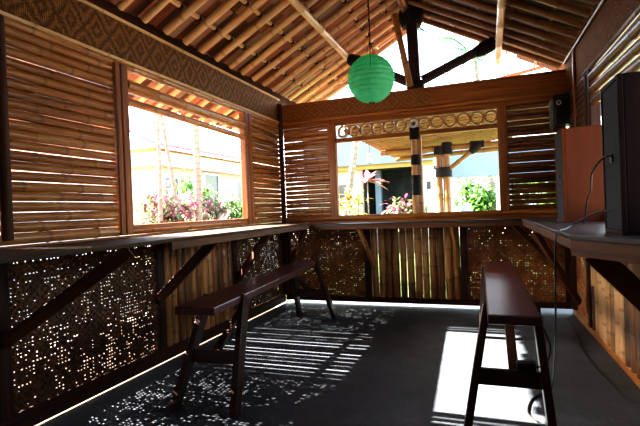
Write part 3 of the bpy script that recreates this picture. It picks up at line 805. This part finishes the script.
plant('cordyline_plant', 'cordyline with a rosette of pink striped leaves outside the back window', 'plant', (.66, 2.0, -.09), [(0, 0, 1.74)], M['leaf_pink'], 26, .36, .075, 1, el=(-.1, 1.2), droop=.35)
plant('croton_plant', 'yellow leaved croton beside the pink cordyline outside the back window', 'plant', (.36, 2.05, -.09), [(-.05, 0, 1.5), (.1, .05, 1.42), (-.1, .1, 1.3), (.05, 0, 1.2)], M['leaf_yel'], 22, .2, .06, 2, el=(-.3, 1.2), spread=.05)
plant('potted_shrub', 'green shrub with red leaves in front of the dark porch', 'plant', (.55, 6.5, -.09), [(.1*i-.3, .03*i, 1.25+.12*math.sin(i*2.3)) for i in range(7)], M['leaf_mix'], 26, .3, .07, 3, el=(-.5, 1.2), spread=.12)
for i, (x, y, h, lab) in enumerate(((2.2, 11, 2.0, 'pale green garden bush beside the blue barrel'), (3.4, 12, 2.3, 'tall green garden bush behind the white columns'), (4.6, 11, 2.2, 'green garden bush at the end of the garden past the columns'))):
    plant('garden_bush', lab, 'bush', (x, y, -.09), [(.35*math.cos(k*2.4)*(k % 3), .35*math.sin(k*2.4)*(k % 3), h*(.5+.5*((k*37) % 10)/10)) for k in range(14)], M['leaf_grn'], 60, .34, .1, 10+i, 'garden bushes', el=(-.6, 1.3), spread=.22)

def palm(name, label, base, top, r, seed, crown=True, group='palm trees', n=16, L=2.2):
    R = random.Random(seed); t = thing(name, label, 'palm tree', base, 0, group)
    p = Vector(top)-Vector(base)
    mid = p*.5 + Vector((R.uniform(-.08, .08), R.uniform(-.08, .08), 0))
    tr = MB(); tr.tube((0, 0, 0), p, r*1.1, r*.85, 12, .12, .05, .08)
    tr.build('trunk', M['trunk'], t)
    if crown:
        lf = MB()
        for i in range(n):
            az = 2*PI*i/n + R.uniform(-.2, .2); e = R.uniform(-.1, 1.1); l = L*R.uniform(.8, 1.1)
            d = Vector((math.cos(az)*math.cos(e), math.sin(az)*math.cos(e), math.sin(e)))
            side = d.cross(Vector((0, 0, 1))).normalized()
            P = lambda q: p + d*(l*q) - Vector((0, 0, .55*l*q*q))
            for k in range(3, 26):
                q = k/26; a = P(q); ll = .5*math.sin(PI*min(1, .15+q*.85))+.08
                f = (P(min(1, q+.04))-a).normalized()
                for s in (-1, 1):
                    dd = (side*s*.8 + f*.6 - Vector((0, 0, .35))).normalized()
                    lf.add([a-f*.022, a+f*.022, a+dd*ll], [(0, 1, 2)], [[(0, 0)]*3])
            lf.path([P(k/6) for k in range(7)], .014, 4)
        lf.build('crown', M['frond'], t)
    return t
palm('coconut_palm', 'coconut palm whose faint fronds show in the gable opening', (2.9, 11.5, -.09), (2.3, 11, 6.2), .14, 5, n=18, L=2.4)
palm('coconut_palm', 'pale leaning palm trunk by the croton outside the back window', (-.62, 4, -.09), (.28, 4.1, 5.2), .07, 6, n=12, L=1.5)

# ------------------------------------------------------------------ outside, beyond the left window
hl = thing('cream_house', 'cream and pink house with dark windows beyond the left window', 'house', (-6, 7, -.09))
def HL(x0, x1, y0, y1, z0, z1, name, mt): return MB().box(x0+6, x1+6, y0-7, y1-7, z0+.09, z1+.09).build(name, M[mt], hl, smooth=False)
HL(-9, -6, 4.75, 13, -.09, 2.6, 'wall', 'cream_wall')
HL(-9, -5.7, 4.6, 13, 2.6, 2.98, 'balcony_band', 'pink_wall')
HL(-9, -5.95, 4.7, 13, 2.98, 3.12, 'eave_board', 'yellow_beam')
mb = MB()
Vq = [(.35, -2.6, 3.2), (.35, 6, 3.2), (-2.6, 6, 4.6), (-2.6, -2.6, 4.6)]
mb.add(Vq+[(x, y, z+.08) for x, y, z in Vq], [(0, 3, 2, 1), (4, 5, 6, 7), (0, 1, 5, 4), (1, 2, 6, 5), (2, 3, 7, 6), (3, 0, 4, 7)], [[(0, 0), (1, 0), (1, 1), (0, 1)]]*6)
mb.build('roof', M['roof_tile'], hl, smooth=False)
for a, b, c, d in ((5.05, 5.65, 1.2, 2.3), (7.0, 7.8, 1.3, 2.5), (9.0, 9.9, 1.2, 2.4)):
    f = HL(-6.02, -5.98, a, b, c, d, 'window', 'glass_dk')
    fr = MB()
    for q in ((a-.06, a, c, d), (b, b+.06, c, d), (a-.06, b+.06, d, d+.06), (a-.06, b+.06, c-.06, c)):
        fr.box(-.05, .06, q[0]-7, q[1]-7, q[2]+.09, q[3]+.09)
    fr.build('window_frame', M['white_wall'], f, smooth=False)
gw = MB().box(-7.2, -7.0, -8, 4.4, -.09, 3.4).build('garden_wall', M['white_wall'], smooth=False); gw['kind'] = 'structure'
palm('slim_palm', 'slim pale palm trunk standing upright in front of the cream house', (-2.5, .62, -.09), (-2.48, .66, 5.2), .035, 21, n=12, L=1.4)
palm('slim_palm', 'slim bent palm trunk leaning beside the upright one', (-2.5, 1.42, -.09), (-2.5, .42, 4.6), .032, 22, n=12, L=1.2)
palm('thick_palm', 'thicker pale palm trunk among the pink shrubs', (-2.5, 1.66, -.09), (-2.5, 1.68, 5.0), .065, 23, n=14, L=1.5)
lbl = ['pink and green shrub at the foot of the upright slim palm', 'pink variegated shrub between the slim and thick palms', 'tall green shrub behind the thick palm', 'dense pink shrub to the side of the thick palm', 'dark green shrub at the corner post of the left window']
for i, (x, y, h, mt) in enumerate(((-2.7, .85, 1.7, 'leaf_mix'), (-2.75, 1.3, 1.75, 'leaf_mix'), (-3.2, 2.5, 2.1, 'leaf_grn'), (-2.7, 2.15, 1.75, 'leaf_mix'), (-2.3, 2.75, 1.55, 'leaf_grn'))):
    plant('garden_shrub', lbl[i], 'shrub', (x, y, -.09), [(.2*math.cos(k*2.4)*(k % 3)*.6, .2*math.sin(k*2.4)*(k % 3)*.8, h*(.5+.5*((k*37) % 10)/10)) for k in range(13)], M[mt], 34, .22, .06, 50+i, 'shrubs outside the left window', el=(-.6, 1.3), spread=.1)

# ------------------------------------------------------------------ light, sky, camera
w = bpy.data.worlds.new('sky'); bpy.context.scene.world = w; w.use_nodes = True
t = w.node_tree; t.nodes.clear()
o = t.nodes.new('ShaderNodeOutputWorld'); bg = t.nodes.new('ShaderNodeBackground')
sk = t.nodes.new('ShaderNodeTexSky'); sk.sky_type = 'NISHITA'; sk.sun_disc = False
sk.sun_elevation = math.radians(34); sk.sun_rotation = math.radians(-90); sk.dust_density = 3; sk.air_density = 1.2
mixn = t.nodes.new('ShaderNodeMix'); mixn.data_type = 'RGBA'; mixn.inputs[0].default_value = .25
t.links.new(sk.outputs[0], mixn.inputs[6]); mixn.inputs[7].default_value = (5.5, 5.9, 6.2, 1)
t.links.new(mixn.outputs[2], bg.inputs[0]); bg.inputs[1].default_value = .9
t.links.new(bg.outputs[0], o.inputs[0])
sun = bpy.data.lights.new('sun', 'SUN'); sun.energy = 60.0; sun.angle = math.radians(.5); sun.color = (1, .93, .82)
so = bpy.data.objects.new('sun', sun); C.objects.link(so)
S = 1.47
so.rotation_euler = Vector((S, 0.0, -1)).to_track_quat('-Z', 'Y').to_euler()

cam = bpy.data.cameras.new('camera'); co = bpy.data.objects.new('camera', cam); C.objects.link(co)
cam.sensor_width = 36; cam.lens = 449.5066/640*36; cam.clip_start = .05; cam.clip_end = 200
m = Matrix.Rotation(.3509, 4, 'Z') @ Matrix.Rotation(-.006, 4, 'X') @ Matrix.Rotation(PI/2, 4, 'X') @ Matrix.Rotation(-.0394, 4, 'Z')
m.translation = Vector((2.4892, -5.3787, 1.2)); co.matrix_world = m
bpy.context.scene.camera = co
sc = bpy.context.scene
sc.view_settings.view_transform = 'Standard'; sc.view_settings.look = 'Medium High Contrast'
sc.view_settings.exposure = 1.05; sc.view_settings.gamma = 1.0
